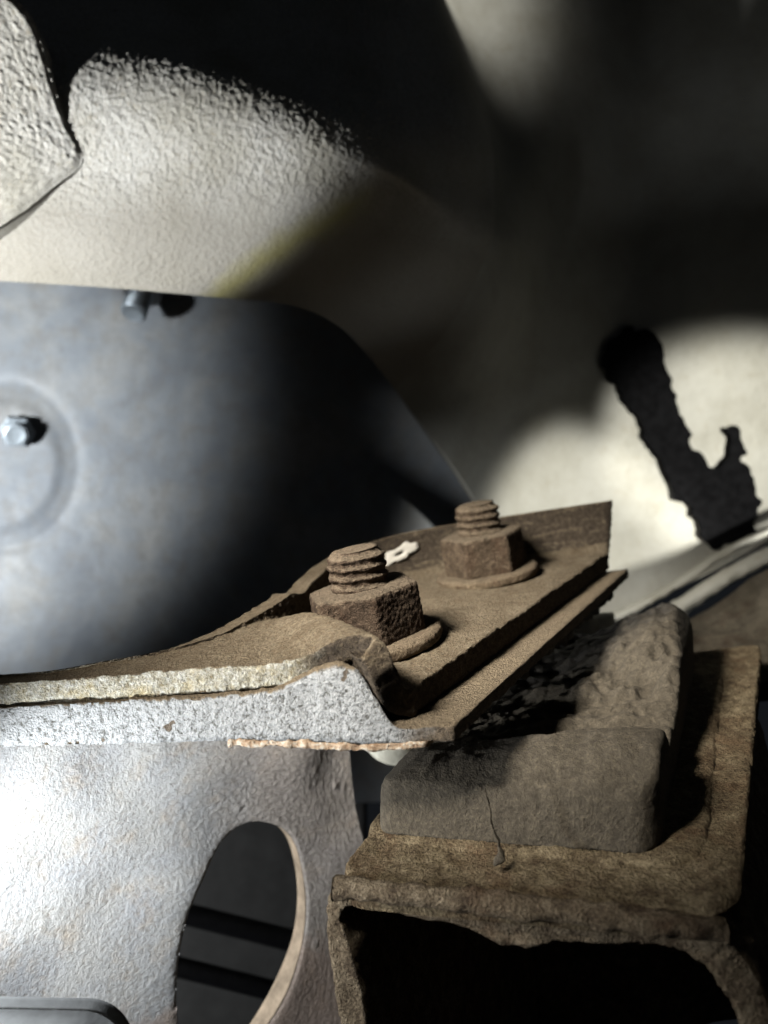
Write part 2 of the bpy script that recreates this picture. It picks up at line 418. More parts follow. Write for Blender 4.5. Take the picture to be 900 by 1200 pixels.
ts = np.concatenate([np.linspace(0, 1, 40, endpoint=False), np.linspace(1, 5.2, 420, endpoint=False), np.linspace(5.2, 12, 170)])
tr = np.concatenate([np.linspace(0, 3.0, 210, endpoint=False), np.linspace(3.0, 3.9, 90, endpoint=False), np.linspace(3.9, 5, 40)])
A_ = spline_at(PAN, ts)                                  # (n,6,3)
G = spline_at(A_.transpose(1, 0, 2), tr).transpose(1, 0, 2)   # (n,m,3)
N_ = grid_normals(G)
if N_[200, 100, 1] > 0: N_ = -N_
flat = G.reshape(-1, 3)
left = (1 - sstep(4.3, 5.6, ts))[:, None] * np.ones(len(tr))[None, :]
# the coarse sprayed crust thins out towards the lower right of the lip
thin = sstep(2.2, 4.2, ts)[:, None] * (1 - sstep(1.2, 2.2, tr))[None, :]
lv = (left * (1 - 0.85 * thin)).reshape(-1)
lowf = np.broadcast_to((0.40 + 0.60 * sstep(1.3, 2.1, tr))[None, :], left.shape).reshape(-1)
gr = (np.clip(0.62 - worley(flat, 10.0), 0, 1) * 0.050 + fbm(flat, 5.5, 3, 0.55) * 0.038) * lowf
h = fbm(flat, 0.16, 2) * 0.22 * (1 - 0.6 * lv) + fbm(flat, 0.9, 3) * 0.02 + lv * gr
G2 = (flat + N_.reshape(-1, 3) * h[:, None]).reshape(G.shape)
pan = thing('floor_pan', (0, 30, 10), 'cream sprayed body panel curving overhead and down the far side', 'body panel', kind='structure')
V, F = solid(G2, G2 - N_ * 0.25, 1); F = fix_out(V, F)
surf = mesh_obj('panel_sheet', V, F, M['undercoat'], pan)
me = surf.data; me.materials.append(M['cream'])
nm = len(tr); nf = (len(ts) - 1) * (len(tr) - 1)
mi = np.zeros(len(me.polygons), int)
fi = np.arange(nf); ci = ts[fi // (nm - 1)]
mi[:nf] = (ci > 6.5)
me.polygons.foreach_set('material_index', mi.astype(np.int32)); me.update()

def pan_depth(u, v):
    g = G2_pan; uu = g[:, 0] / g[:, 1] * FPX + CU; vv = CV - g[:, 2] / g[:, 1] * FPX
    k = (uu > u.min() - 25) & (uu < u.max() + 25) & (vv > v.min() - 25) & (vv < v.max() + 25)
    g, uu, vv = g[k], uu[k], vv[k]; out = []
    for a, b in zip(u, v):
        wt = np.exp(-((uu - a) ** 2 + (vv - b) ** 2) / 60.0) + 1e-9; out.append((g[:, 1] * wt).sum() / wt.sum())
    return np.array(out)
G2_pan = G2.reshape(-1, 3)

def tube(path, rad, seg=14, wob=0.0, flatten=1.0):
    path = np.asarray(path, float); n = len(path)
    t = np.gradient(path, axis=0); t /= np.linalg.norm(t, axis=1)[:, None]
    up = np.array([0.13, -0.2, 0.97]); s = np.cross(t, up); s /= np.linalg.norm(s, axis=1)[:, None]; b = np.cross(s, t)
    rad = np.broadcast_to(np.asarray(rad, float), (n,))
    a = np.linspace(0, 2 * math.pi, seg, endpoint=False)
    V = path[:, None] + rad[:, None, None] * (np.cos(a)[None, :, None] * s[:, None] + flatten * np.sin(a)[None, :, None] * b[:, None])
    if wob: V = V + (fbm(V.reshape(-1, 3), 3, 2) * wob).reshape(n, seg, 1)
    V = V.transpose(1, 0, 2).reshape(-1, 3)
    F = [tuple(q) for q in quads(seg, n, 0, True)]
    F.append(tuple(i * n for i in range(seg))); F.append(tuple(i * n + n - 1 for i in range(seg))[::-1])
    return V, F

lip = spline([P(600, 800, 29.6), P(680, 757, 29.6), P(740, 732, 29.5), P(800, 697, 29.3), P(850, 662, 29.0), P(910, 630, 28.6), P(1010, 585, 27.8), P(1120, 540, 26.4)], 90)
lip[:, 2] -= np.linspace(0.2, 0.7, 90)
V, F = tube(lip, 0.40, 14, 0.12, 0.75)
mesh_obj('rolled_lip', V, F, M['cream'], pan)
V, F = tube(lip + np.array([-0.05, 0.55, 0.75]), 0.26, 12, 0.12, 0.6)
mesh_obj('seam_bead', V, F, M['cream'], pan)

# yellow shadow-edge tint, painted along the lower right of the sprayed crust
def patch(poly, off, thick, mat, name, parent, step=3.0, jag=4.0, jsc=0.12, depth=None, seed=0.0):
    poly = np.array(poly, float); lo = poly.min(0) - 6; hi = poly.max(0) + 6
    us = np.arange(lo[0], hi[0], step); vs = np.arange(lo[1], hi[1], step)
    U, W = np.meshgrid(us, vs, indexing='ij')
    q = np.stack([U.ravel(), W.ravel(), np.zeros(U.size)], 1)
    ju = U.ravel() + fbm(q, jsc, 3, 0.6, seed) * jag * 2; jv = W.ravel() + fbm(q, jsc, 3, 0.6, seed + 5) * jag * 2
    ins = np.zeros(U.size, bool); k = len(poly)
    for a in range(k):
        x1, y1 = poly[a]; x2, y2 = poly[(a + 1) % k]
        if y1 == y2: continue
        c = ((y1 > jv) != (y2 > jv)) & (ju < (x2 - x1) * (jv - y1) / (y2 - y1) + x1); ins ^= c
    idx = -np.ones(U.size, int)
    sel = np.where(ins)[0]; idx[sel] = np.arange(len(sel)); L = len(sel)
    n, m = U.shape; I = idx.reshape(n, m); faces = []; edges = {}
    for i in range(n - 1):
        for j in range(m - 1):
            f = (I[i, j], I[i, j + 1], I[i + 1, j + 1], I[i + 1, j])
            if min(f) < 0: continue
            faces.append(f); faces.append(tuple(x + L for x in f[::-1]))
            for a, b in zip(f, f[1:] + f[:1]):
                if (b, a) in edges: del edges[(b, a)]
                else: edges[(a, b)] = 1
    uv = np.stack([U.ravel()[sel], W.ravel()[sel]], 1)
    if edges:                                   # smooth the stair-stepped outline
        ea = np.array([a for a, b in edges]); eb = np.array([b for a, b in edges])
        for _ in range(4):
            acc = np.zeros_like(uv); cnt = np.zeros(L)
            np.add.at(acc, ea, uv[eb]); np.add.at(acc, eb, uv[ea]); np.add.at(cnt, ea, 1); np.add.at(cnt, eb, 1)
            bd_ = cnt > 0; uv[bd_] = 0.5 * uv[bd_] + 0.5 * acc[bd_] / cnt[bd_][:, None]
    used = np.zeros(L, bool)
    for f in faces:
        if f[0] < L: used[list(f)] = True
    D = depth(uv[:, 0], uv[:, 1])
    top = np.array([P(a, b, d - off - thick) for (a, b), d in zip(uv, D)])
    bot = np.array([P(a, b, d - off + 0.1) for (a, b), d in zip(uv, D)])
    for a, b in edges: faces.append((b, a, a + L, b + L))
    keep = np.concatenate([used, used]); remap = np.cumsum(keep) - 1
    return mesh_obj(name, np.vstack([top, bot])[keep], [tuple(remap[x] for x in f) for f in faces], mat, parent)

# cast shadow on the far cream wall, built as a thin black strip
wall_shade = thing('shadow_strip', P(800, 520, 31.3), 'black strip with a hooked foot standing for a cast shadow on the cream wall', 'shadow_patch')
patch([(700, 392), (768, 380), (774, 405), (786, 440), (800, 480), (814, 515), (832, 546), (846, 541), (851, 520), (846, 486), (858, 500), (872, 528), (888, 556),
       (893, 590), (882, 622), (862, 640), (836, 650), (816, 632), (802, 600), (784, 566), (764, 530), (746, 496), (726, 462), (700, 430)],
      0.06, 0.10, M['wall_shadow'], 'shadow_sheet', wall_shade, 2.0, 8.0, 0.035, pan_depth)  # raised dark sheet in place of a cast shadow

# ------------------------------------------------------------------ boxed reinforcement at the upper left
blk = [(-230, -160), (-60, -60), (20, 0), (40, 30), (50, 62), (62, 100), (78, 145), (95, 186), (60, 218), (0, 262), (-110, 312), (-230, 345)]
rib = thing('reinforcement_box', P(0, 150, 18.2), 'rough cream boxed reinforcement with a knife-like edge beside the sprayed panel', 'reinforcement')
b = np.array(blk, float); per = spline(np.vstack([b, b[:1]]), 200)[:-1]
front = np.array([P(u, v, 19.5 + 0.006 * (u - 60) + 0.0075 * (v - 100)) for u, v in per])
cen = front.mean(0)
rr = np.linspace(0.02, 1, 110)
T = cen[None, None] + (front - cen)[:, None] * rr[None, :, None]
bk = T + np.array([-0.3, 2.2, 0.15])
fl = T.reshape(-1, 3)
hh = np.clip(0.62 - worley(fl, 7.0, 3), 0, 1) * 0.10 + fbm(fl, 3.0, 3, 0.55, 2) * 0.05 - 0.12 * np.repeat(sstep(0.93, 1, rr)[None], len(per), 0).ravel()
T = T - np.array([0, 1, 0]) * hh.reshape(T.shape[:2])[..., None]
V, F = solid(T, bk, 10, True); F = fix_out(V, F)
mesh_obj('reinforcement_shell', V, F, M['boxcoat'], rib)

# ------------------------------------------------------------------ blue-grey tunnel wall with studs
us = np.linspace(-260, 590, 220); vs = np.linspace(220, 940, 190)
U, W = np.meshgrid(us, vs, indexing='ij')
D = 30.0 + (U - 200) * 0.0035 + (W - 550) * -0.0012
G = np.stack([(U - CU) / FPX * D, D, (CV - W) / FPX * D], -1)
fl = G.reshape(-1, 3)
cc = P(5, 545, 29.4); rad = np.hypot(fl[:, 0] - cc[0], (fl[:, 2] - cc[2]) * 0.85)
emb = 0.16 * (1 - sstep(1.9, 2.4, rad)) - 0.07 * np.exp(-((rad - 2.75) / 0.22) ** 2)
rise = emb + fbm(fl, 0.14, 2) * 0.15 + fbm(fl, 1.2, 3) * 0.02
fl = fl - np.array([0, 1, 0]) * rise[:, None]
G = fl.reshape(G.shape)
wall = thing('tunnel_wall', P(200, 560, 30), 'smooth blue-grey sheet metal wall behind the bracket', 'body panel', kind='structure')
V, F = solid(G, G + np.array([0, 0.25, 0]), 1); F = fix_out(V, F)
mesh_obj('wall_sheet', V, F, M['blue'], wall)

def stud(loc, axis, name, label, rad, ln, hexhead=False):
    t = thing(name, loc, label, 'stud', 'zinc studs on the grey wall')
    ax = np.array(axis, float); ax /= np.linalg.norm(ax)
    k = 120; s = np.linspace(0, ln, k)
    path = np.array(loc)[None] + ax[None] * s[:, None]
    r = rad * (1 + 0.07 * np.sin(s / ln * 2 * math.pi * 9)); r[s > ln * 0.93] *= 0.86
    V, F = tube(path, r, 20); mesh_obj('threaded_shank', V, F, M['zinc'], t)
    a = 6 if hexhead else 20
    p2 = np.array(loc)[None] + ax[None] * np.array([-0.25, -0.2, 0.10, 0.15])[:, None]
    V, F = tube(p2, np.array([1.45, 1.6, 1.6, 1.4]) * rad, a); mesh_obj('collar', V, F, M['blue'] if not hexhead else M['zinc'], t, smooth=False)
    return t
stud(P(167, 340, 29.2), (-0.10, -0.55, -0.83), 'threaded_stud', 'shiny zinc threaded stud just under the sprayed panel lip', 0.46, 1.35)
stud(P(20, 506, 29.0), (0.30, -0.80, -0.30), 'threaded_stud', 'shiny zinc stud in the round embossed ring of the grey wall', 0.40, 0.55, True)

# ------------------------------------------------------------------ upper mounting bracket (folded dusty steel)
KX, KY = 0.122, 0.122
A0 = P(463, 820, 12.0); C0 = A0[2] - KX * A0[0] - KY * A0[1]
def zp(X, Y): return C0 + KX * X + KY * Y
def on_plane(u, v, h=0.0):
    rx, rz = (u - CU) / FPX, (CV - v) / FPX
    Y = (C0 + h) / (rz - KX * rx - KY); return np.array([rx * Y, Y])
NRM = np.array([-KX, -KY, 1.0]); NRM /= np.linalg.norm(NRM)

frontL = np.array([-13.0, 14.9]); frontA = A0[:2]
crR = on_plane(712, 648); crM = on_plane(476, 682); crL = on_plane(352, 716, 0.25)
def plate_grid(ext_front=0.0, ext_end=0.0, ncol=260, nrow=150):
    """plan grid: columns from far left to the right-hand end, rows front -> rear crease"""
    t = np.concatenate([np.linspace(0, 0.55, 60, endpoint=False), np.linspace(0.55, 1, ncol - 60)])
    fr = spline([(-13.0, 14.9), (-7.0, 13.62), (-3.5, 12.95), (-1.5, 12.52), (-0.7, 12.28), tuple(frontA)], 400)
    L = np.r_[0, np.cumsum(np.linalg.norm(np.diff(fr, axis=0), axis=1))]; L /= L[-1]
    frx = np.stack([np.interp(t, L, fr[:, k]) for k in (0, 1)], 1)
    re = spline([(-13.0, 16.2), tuple(on_plane(0, 791, .60)), tuple(on_plane(120, 778, .60)), tuple(on_plane(235, 757, .58)), tuple(on_plane(335, 722, .48)), tuple(on_plane(400, 700, .1)), tuple(crM), tuple(on_plane(600, 663)), tuple(crR)], 500)
    L = np.r_[0, np.cumsum(np.linalg.norm(np.diff(re, axis=0), axis=1))]; L /= L[-1]
    tt = np.interp(t, [0, 0.5, 0.90, 1], [0, 0.30, 0.58, 1])
    rex = np.stack([np.interp(tt, L, re[:, k]) for k in (0, 1)], 1)
    r = np.linspace(0, 1, nrow) ** 1.15
    g = frx[:, None] + (rex - frx)[:, None] * r[None, :, None]
    return t, r, g

jp, jq = on_plane(446, 792), on_plane(338, 722)      # the joggle line between raised arm and sunken pad
def height(X, Y):
    d = jq - jp; d = d / np.linalg.norm(d); nL = np.array([-d[1], d[0]])
    if nL[0] > 0: nL = -nL
    s = (X - jp[0]) * nL[0] + (Y - jp[1]) * nL[1]            # >0 on the arm side
    along = (X - jp[0]) * d[0] + (Y - jp[1]) * d[1]
    step = sstep(-0.12, 0.55, s)
    crest = 0.40 * np.exp(-((s - 0.70) / 0.62) ** 2) * np.exp(-np.clip(along, 0, None) / 3.5)
    arm = 0.66 - 0.02 * np.clip(s - 1, 0, 8)
    fade = 1 - 0.75 * sstep(1.5, 5.0, along) * (1 - sstep(0.6, 1.8, s))
    return step * (arm * fade + crest)

t, r, g = plate_grid()
X, Y = g[..., 0], g[..., 1]
H = height(X, Y)
# rear flange rows: fillet, then upright
rows = [np.stack([X, Y, zp(X, Y) + H], -1)]
bd = (g[:, -1] - g[:, -2]); bd /= np.linalg.norm(bd, axis=1)[:, None]
kw = np.hanning(91); kw /= kw.sum(); bd = np.stack([np.convolve(np.pad(bd[:, q], 45, 'edge'), kw, 'valid') for q in (0, 1)], 1)
bd /= np.linalg.norm(bd, axis=1)[:, None]
nf_ = 34
base = rows[0][:, -1]
ub = base[:, 0] / base[:, 1] * FPX + CU
fh = np.interp(ub, [-400, 270, 300, 325, 345, 370, 400, 450, 560, 725], [0.03, 0.05, 0.10, 0.26, 0.52, 0.84, 1.10, 1.28, 1.32, 1.42])
ang = np.linspace(0, 1, nf_ + 1)[1:]
kf = np.hanning(25); kf /= kf.sum(); fh = np.convolve(np.pad(fh, 12, 'edge'), kf, 'valid')
fl_rows = []
for a in ang:
    R0 = np.minimum(0.45, fh * 0.6)
    ph = np.minimum(a / 0.4, 1) * math.radians(78)
    out = R0 * np.sin(ph); upz = R0 * (1 - np.cos(ph))
    k = np.clip((a - 0.4) / 0.6, 0, 1)
    out = out + k * (fh - R0 * 0.8) * 0.21; upz = upz + k * (fh - R0 * 0.8)
    fl_rows.append(np.concatenate([base[:, :2] + bd * out[:, None], (base[:, 2] + upz + KY * out)[:, None]], 1))
Gt = np.concatenate([rows[0], np.stack(fl_rows, 1)], 1)
nb = grid_normals(Gt)
if nb[200, 60, 2] < 0: nb = -nb
flt = Gt.reshape(-1, 3)
bump = fbm(flt, 0.8, 3) * 0.05 + fbm(flt, 5, 3, 0.6) * 0.030 + 0.05 * np.clip(fbm(flt, 2.2, 3, 0.6, 7) - 0.12, 0, 1)
Tb = (flt + nb.reshape(-1, 3) * bump[:, None]).reshape(Gt.shape)
TH = 0.45
Bb = Gt - nb * TH
# plate edge: slightly rounded and ragged
brk = thing('mounting_bracket', (0.0, 16.0, float(zp(0, 16)) - 0.5), 'dusty brown folded steel bracket carrying the two rusty nuts', 'bracket')
V, F = solid(Tb, Bb, 7); F = fix_out(V, F)
plate = mesh_obj('bracket_plate', V, F, M['bracket'], brk)
displace(plate, lambda c, n: fbm(c, 6.5, 3, 0.6, 3) * 0.045 * (1 - sstep(0.6, 0.85, n @ NRM)) + 0 * c[:, 0])
plate['label'] = 'folded dusty plate'

# white paint spot on the rear flange
def ring_patch():
    ii = int(np.argmin(np.abs(Gt[:, -8, 0] / Gt[:, -8, 1] * FPX + CU - 467)))
    c0 = Tb[ii, -13]; ex = Tb[ii + 4, -13] - c0; ex /= np.linalg.norm(ex)
    ez = Tb[ii, -6] - c0; ez /= np.linalg.norm(ez); nn = np.cross(ex, ez)
    if nn[1] > 0: nn = -nn
    a = np.linspace(0, 2 * math.pi, 60, endpoint=False)
    ro = 1 + 0.22 * np.sin(2 * a + 0.4) + 0.12 * np.sin(5 * a) + 0.07 * np.sin(9 * a + 1)
    V = []
    for k, (s, o) in enumerate([(0.20, 0.0), (0.32, 0.025), (0.80, 0.025), (1.0, 0.0), (1.0, -0.06), (0.20, -0.06)]):
        V.append(c0 + ex[None] * (0.44 * s * ro * np.cos(a) + 0.22 * np.sin(a) * s * 0.6)[:, None] + ez[None] * (0.27 * s * ro * np.sin(a))[:, None] + nn[None] * (o + 0.045))
    V = np.stack(V, 1); F = quads(60, 6, 0, True)
    F2 = np.array([(i * 6 + 5, i * 6, ((i + 1) % 60) * 6, ((i + 1) % 60) * 6 + 5) for i in range(60)])
    V = V.reshape(-1, 3); F = np.vstack([F, F2[:, ::-1]]); F = fix_out(V, F)
    mesh_obj('paint_ring', V, F, M['white'], brk)
ring_patch()

NUT1, NUT2 = 18.0, 2.0
# ------------------------------------------------------------------ nuts on threaded bolt ends
def bolted_nut(u, v, label, yaw, mat, af=1.9, nut_h=0.98, th=0.78, br=0.59, wr=1.42, wt=0.25, lean=(-0.07, 0)):
    xy = on_plane(u, v); c = np.array([xy[0], xy[1], zp(*xy) - 0.03])
    ax = NRM + np.array([lean[0], lean[1], 0]); ax /= np.linalg.norm(ax)
    ex = np.cross([0, 1, 0], ax); ex /= np.linalg.norm(ex); ey = np.cross(ax, ex)
    e = thing('nut_and_bolt', c, label, 'nut', 'rusty nuts on the bracket')
    def lathe(prof, seg, hexr=None):
        a = np.linspace(0, 2 * math.pi, seg, endpoint=False)
        rows_ = []
        for rr_, z in prof:
            if hexr is not None:
                hx = (af / 2) / np.cos(((a + yaw) % (math.pi / 3)) - math.pi / 6); rad_ = hx * rr_
            else: rad_ = np.full(seg, rr_)
            rows_.append(c + ex * (rad_ * np.cos(a))[:, None] + ey * (rad_ * np.sin(a))[:, None] + ax * z)
        V = np.stack(rows_, 1); V = V.reshape(-1, 3); m = len(prof)
        F = [tuple(q) for q in quads(seg, m, 0, True)]
        F.append(tuple(i * m for i in range(seg))[::-1]); F.append(tuple(i * m + m - 1 for i in range(seg)))
        return V, F
    # washer
    V, F = lathe([(wr * .96, 0), (wr, .05), (wr, wt - .06), (wr * .95, wt), (0.5, wt + .02)], 96)
    wo = mesh_obj('washer', V, F, M['washer'], e); voxel(wo, 0.035)
    displace(wo, lambda p, n: fbm(p, 1.0, 2, 0.5, u) * 0.03 + fbm(p, 9, 2, 0.6) * 0.018)
    V, F = lathe([(.98, wt - .04), (1.0, wt + .03), (1.0, wt + nut_h - .07), (.975, wt + nut_h - .01), (.86, wt + nut_h + .03)], 96, True)
    no = mesh_obj('hex_nut', V, F, mat, e); voxel(no, 0.024)
    displace(no, lambda p, n: fbm(p, 1.2, 2, 0.5, u) * 0.03 + fbm(p, 11, 3, 0.65) * 0.022)
    # threaded end
    seg, k = 72, 120; z0 = wt + nut_h - 0.1
    zz = np.linspace(0, th + 0.1, k); a = np.linspace(0, 2 * math.pi, seg, endpoint=False)
    A, Z = np.meshgrid(a, zz, indexing='ij')
    rad_ = br - 0.050 * (0.5 + 0.5 * np.cos(2 * math.pi * Z / 0.200 + A)) ** 0.8
    topc = sstep(th - 0.08, th + 0.1, Z); rad_ = rad_ * (1 - 0.18 * topc)
    rad_ = rad_ + 0.05 * np.exp(-(Z / 0.14) ** 2)
    V = c + ex * (rad_ * np.cos(A))[..., None] + ey * (rad_ * np.sin(A))[..., None] + ax * (Z + z0)[..., None]
    V = V.reshape(-1, 3); F = [tuple(q) for q in quads(seg, k, 0, True)]
    F.append(tuple(i * k for i in range(seg))[::-1])
    cidx = len(V); capr = []
    for q, s in enumerate((0.8, 0.55, 0.3, 0.08)):
        V = np.vstack([V, c + ex * (s * br * .82 * np.cos(a))[:, None] + ey * (s * br * .82 * np.sin(a))[:, None] + ax * (z0 + th + 0.1 - 0.02 * q)])
        capr.append(cidx + q * seg)
    ring = [i * k + k - 1 for i in range(seg)]
    for cs in capr:
        nx = [cs + i for i in range(seg)]
        for i in range(seg): F.append((ring[i], ring[(i + 1) % seg], nx[(i + 1) % seg], nx[i]))
        ring = nx
    F.append(tuple(ring))
    bo = mesh_obj('bolt_thread', V, F, mat, e)
    displace(bo, lambda p, n: fbm(p, 2, 2, 0.6, u) * 0.03 + fbm(p, 12, 3, 0.65) * 0.024)
    return e

bolted_nut(437, 755, 'thickly rusted nut and bolt end beside the raised bend of the bracket', math.radians(NUT1), M['nut'], af=2.02)
bolted_nut(572, 676, 'dusty rusted nut and bolt end near the upturned rear flange', math.radians(NUT2), M['nut2'], wr=1.34)

# ------------------------------------------------------------------ engine mount, upper half: bonded plate, shim and torn rubber
mt = thing('mount_top_plate', (0.5, 15.0, float(zp(.5, 15)) - 0.9), 'thick white-crusted mount plate bolted beneath the dusty bracket', 'mount plate')
t2, r2, g2 = plate_grid(nrow=70)
# push the end beyond the bracket's end and the front edge a little forward
endv = np.array([0.62, -0.05]); endw = sstep(0.95, 1.0, t2)[:, None, None]
g2 = g2 + endw * endv[None, None] * (1.5 - 0.6 * r2)[None, :, None] + np.array([0, -0.04])[None, None] * (1 - r2)[None, :, None] * (1 - endw)
Xm, Ym = g2[..., 0], g2[..., 1]
Hm = height(Xm + 0.30, Ym)
top = zp(Xm, Ym) + Hm - TH - 0.03 + 0.05 * (1 - sstep(0.5, 0.8, t2))[:, None] - 0.02 * sstep(0.9, 1.0, t2)[:, None]
fb = np.interp(t2, [0, 0.45, 0.8, 0.93, 1], [-0.54, -0.56, -0.62, -0.70, -0.74])[:, None]
bot = zp(Xm, Ym) + fb
bot = np.minimum(bot, top - 0.15)
Tm = np.stack([Xm, Ym, top], -1); Bm = np.stack([Xm, Ym, bot], -1)
V, F = solid(Tm, Bm, 8); F = fix_out(V, F)
o = mesh_obj('bonded_plate', V, F, M['mplate'], mt)
displace(o, lambda c, n: fbm(c, 6, 3, 0.6, 4) * 0.04 + fbm(c, 1.5, 2, 0.5, 4) * 0.03)
# shim: thin orange scale along the lower front edge
k0 = int(np.searchsorted(t2, 0.785)); ke = int(np.searchsorted(t2, 0.985))
sl = slice(k0, ke)
Ts = Bm[sl, :40] + np.array([0, 0.0, 0.01]); Ts = Ts + np.array([0, -0.03, 0])
Bs = Ts - np.array([0, 0, 0.11])
V, F = solid(Ts, Bs, 3); F = fix_out(V, F)
o = mesh_obj('shim', V, F, M['redge'], mt)
displace(o, lambda c, n: fbm(c, 5, 3, 0.6, 8) * 0.07)
# torn rubber left hanging under the plate near its end
tt_ = np.linspace(0.12, 0.93, 150); qq = np.linspace(0, 1, 26)
endc = g2[-1]
pa = np.stack([np.interp(tt_, r2, endc[:, 0]), np.interp(tt_, r2, endc[:, 1])], 1)
inn = np.array([-0.78, 0.52])
TG = np.zeros((150, 26, 3)); BG = TG.copy()
for j, q in enumerate(qq):
    xy = pa + inn[None] * (0.12 + 2.2 * q)
    TG[:, j, :2] = xy; TG[:, j, 2] = zp(xy[:, 0], xy[:, 1]) - 0.68
    s = np.stack([tt_ * 9, np.full(150, q * 3.0), np.zeros(150)], 1)
    dep = 0.18 + 0.55 * np.clip(fbm(s, 1.0, 4, 0.62, 2) + 0.16, 0, 1) + 0.30 * sstep(0.3, 0.6, tt_) * (1 - sstep(0.80, 0.93, tt_))
    BG[:, j, :2] = xy + inn[None] * 0.1; BG[:, j, 2] = TG[:, j, 2] - dep * (0.75 + 0.4 * q)
V, F = solid(TG, BG, 5); F = fix_out(V, F)
o = mesh_obj('torn_rubber', V, F, M['scrap'], mt)
displace(o, lambda c, n: fbm(c, 4, 3, 0.6, 9) * 0.10)

# ------------------------------------------------------------------ lower half: rubber block on its base plate
C1 = -7.39
def zq(X, Y): return C1 + KX * X + KY * Y
def on_base(u, v, h=0.0):
    rx, rz = (u - CU) / FPX, (CV - v) / FPX
    Yb = (C1 + h) / (rz - KX * rx - KY); return np.array([rx * Yb, Yb])
pFL, pFR = on_base(436, 981), on_base(772, 1008)
ed_w = pFR - pFL; Wd = np.linalg.norm(ed_w); ed_w = ed_w / Wd
ed_l = np.array([0.44, 0.90]); ed_l /= np.linalg.norm(ed_l); Ld = 8.3
low = thing('engine_mount_base', (*(pFL + ed_w * 2 + ed_l * 3), float(zq(2.5, 15))), 'rusty base plate with a torn olive-black rubber block on it', 'engine mount')

def rrect(hw, hl, r, n=240):
    """rounded rectangle boundary in local (w,l), centred"""
    pts = []
    for cx, cy, a0 in ((hw - r, -hl + r, -90), (hw - r, hl - r, 0), (-hw + r, hl - r, 90), (-hw + r, -hl + r, 180)):
        for a in np.radians(np.linspace(a0, a0 + 90, 14)): pts.append((cx + r * math.cos(a), cy + r * math.sin(a)))
    p = np.array(pts + pts[:1]); L = np.r_[0, np.cumsum(np.linalg.norm(np.diff(p, axis=0), axis=1))]
    s = np.linspace(0, L[-1], n, endpoint=False)
    return np.stack([np.interp(s, L, p[:, k]) for k in (0, 1)], 1)

# base plate
bc = [on_base(388, 1032), on_base(440, 948) + ed_l * 6.5, on_base(893, 752), on_base(866, 1072)]
def quad_round(c, r, n=260):
    c = np.array(c); out = []
    for k in range(4):
        p, a, b = c[k], c[k - 1], c[(k + 1) % 4]
        u1 = (a - p) / np.linalg.norm(a - p); u2 = (b - p) / np.linalg.norm(b - p)
        s = np.linspace(0, 1, 14)[:, None]
        p0, p2 = p + u1 * r, p + u2 * r
        out.append((1 - s) ** 2 * p0 + 2 * s * (1 - s) * p + s ** 2 * p2)
    p = np.vstack(out + [out[0][:1]]); L = np.r_[0, np.cumsum(np.linalg.norm(np.diff(p, axis=0), axis=1))]
    s = np.linspace(0, L[-1], n, endpoint=False)
    return np.stack([np.interp(s, L, p[:, k]) for k in (0, 1)], 1)
def slab(outline, z_top, z_bot, rows=70, edge=0.10):
    cen = outline.mean(0); rr_ = np.linspace(0.01, 1, rows) ** 0.8
    g = cen + (outline - cen)[:, None] * rr_[None, :, None]
    dr = np.linalg.norm(outline - cen, axis=1)[:, None] * (1 - rr_)[None]
    rnd = edge * (1 - np.sqrt(np.clip(1 - (1 - np.clip(dr / edge, 0, 1)) ** 2, 0, 1)))
    T = np.concatenate([g, (zq(g[..., 0], g[..., 1]) + z_top - rnd)[..., None]], -1)
    B = np.concatenate([g, (zq(g[..., 0], g[..., 1]) + z_bot)[..., None]], -1)
    V, F = solid(T, B, 6, True); return V, fix_out(V, F)
V, F = slab(quad_round(bc, 0.7, 420), 0.0, -0.42, 110)
o = mesh_obj('base_plate', V, F, M['base'], low)
displace(o, lambda c, n: fbm(c, 0.9, 3, 0.5, 1) * 0.07 + fbm(c, 8, 3, 0.6, 1) * 0.028)
# bonded foot around the block: a low step
cw, cl = Wd / 2, Ld / 2
def loc2(w_, l_): return pFL + ed_w * w_ + ed_l * l_
fr_ = rrect(cw + 0.48, cl + 0.2, 0.75)
foot = np.array([loc2(a + cw + 0.22, b2 + cl - 0.02) for a, b2 in fr_])
V, F = slab(foot, 0.07, -0.25, 60, 0.2)
o = mesh_obj('bonded_foot', V, F, M['base'], low)
displace(o, lambda c, n: fbm(c, 1.2, 3, 0.5, 2) * 0.05 + fbm(c, 6, 3, 0.6, 3) * 0.03)
# rubber block: rounded rectangle loops rising, then the torn top
def block_height(w_, l_):
    x = w_ / Wd; y = l_ / Ld
    ridge = 1.08 + 0.38 * sstep(0.05, 0.95, x)
    hollow = 0.62 + 0.25 * x
    rear = 0.95 + 0.85 * sstep(0.35, 0.95, x)
    q = np.stack([w_, l_ * 0.8, 0 * w_], -1).reshape(-1, 3)
    torn = fbm(q, 0.9, 4, 0.6, 6).reshape(w_.shape)
    fib = fbm(np.stack([w_ * 0.35 + l_ * 0.2, l_ * 2.6 - w_ * 0.8, 0 * w_], -1).reshape(-1, 3), 1.3, 3, 0.6, 4).reshape(w_.shape)
    yy = y + 0.06 * torn
    full = ridge + (hollow - ridge) * sstep(0.155, 0.24, yy) + (rear - hollow) * sstep(0.50, 0.88, yy + 0.12 * x)
    full = full + (torn * 0.20 + fib * 0.20) * sstep(0.14, 0.26, y) + torn * 0.10
    front = 0.88 + 0.10 * x + l_ * 0.72 + 0.12 * torn
    lft = 0.80 + w_ * 0.62; rgt = 1.28 + (Wd - w_) * 1.6; rea = 1.35 + (Ld - l_) * 2.0
    k = 0.08
    return -k * np.log(sum(np.exp(-a / k) for a in (full, front, lft, rgt, rea)))
loop = rrect(cw, cl, 0.42, 420)
hb = block_height(loop[:, 0] + cw, loop[:, 1] + cl)
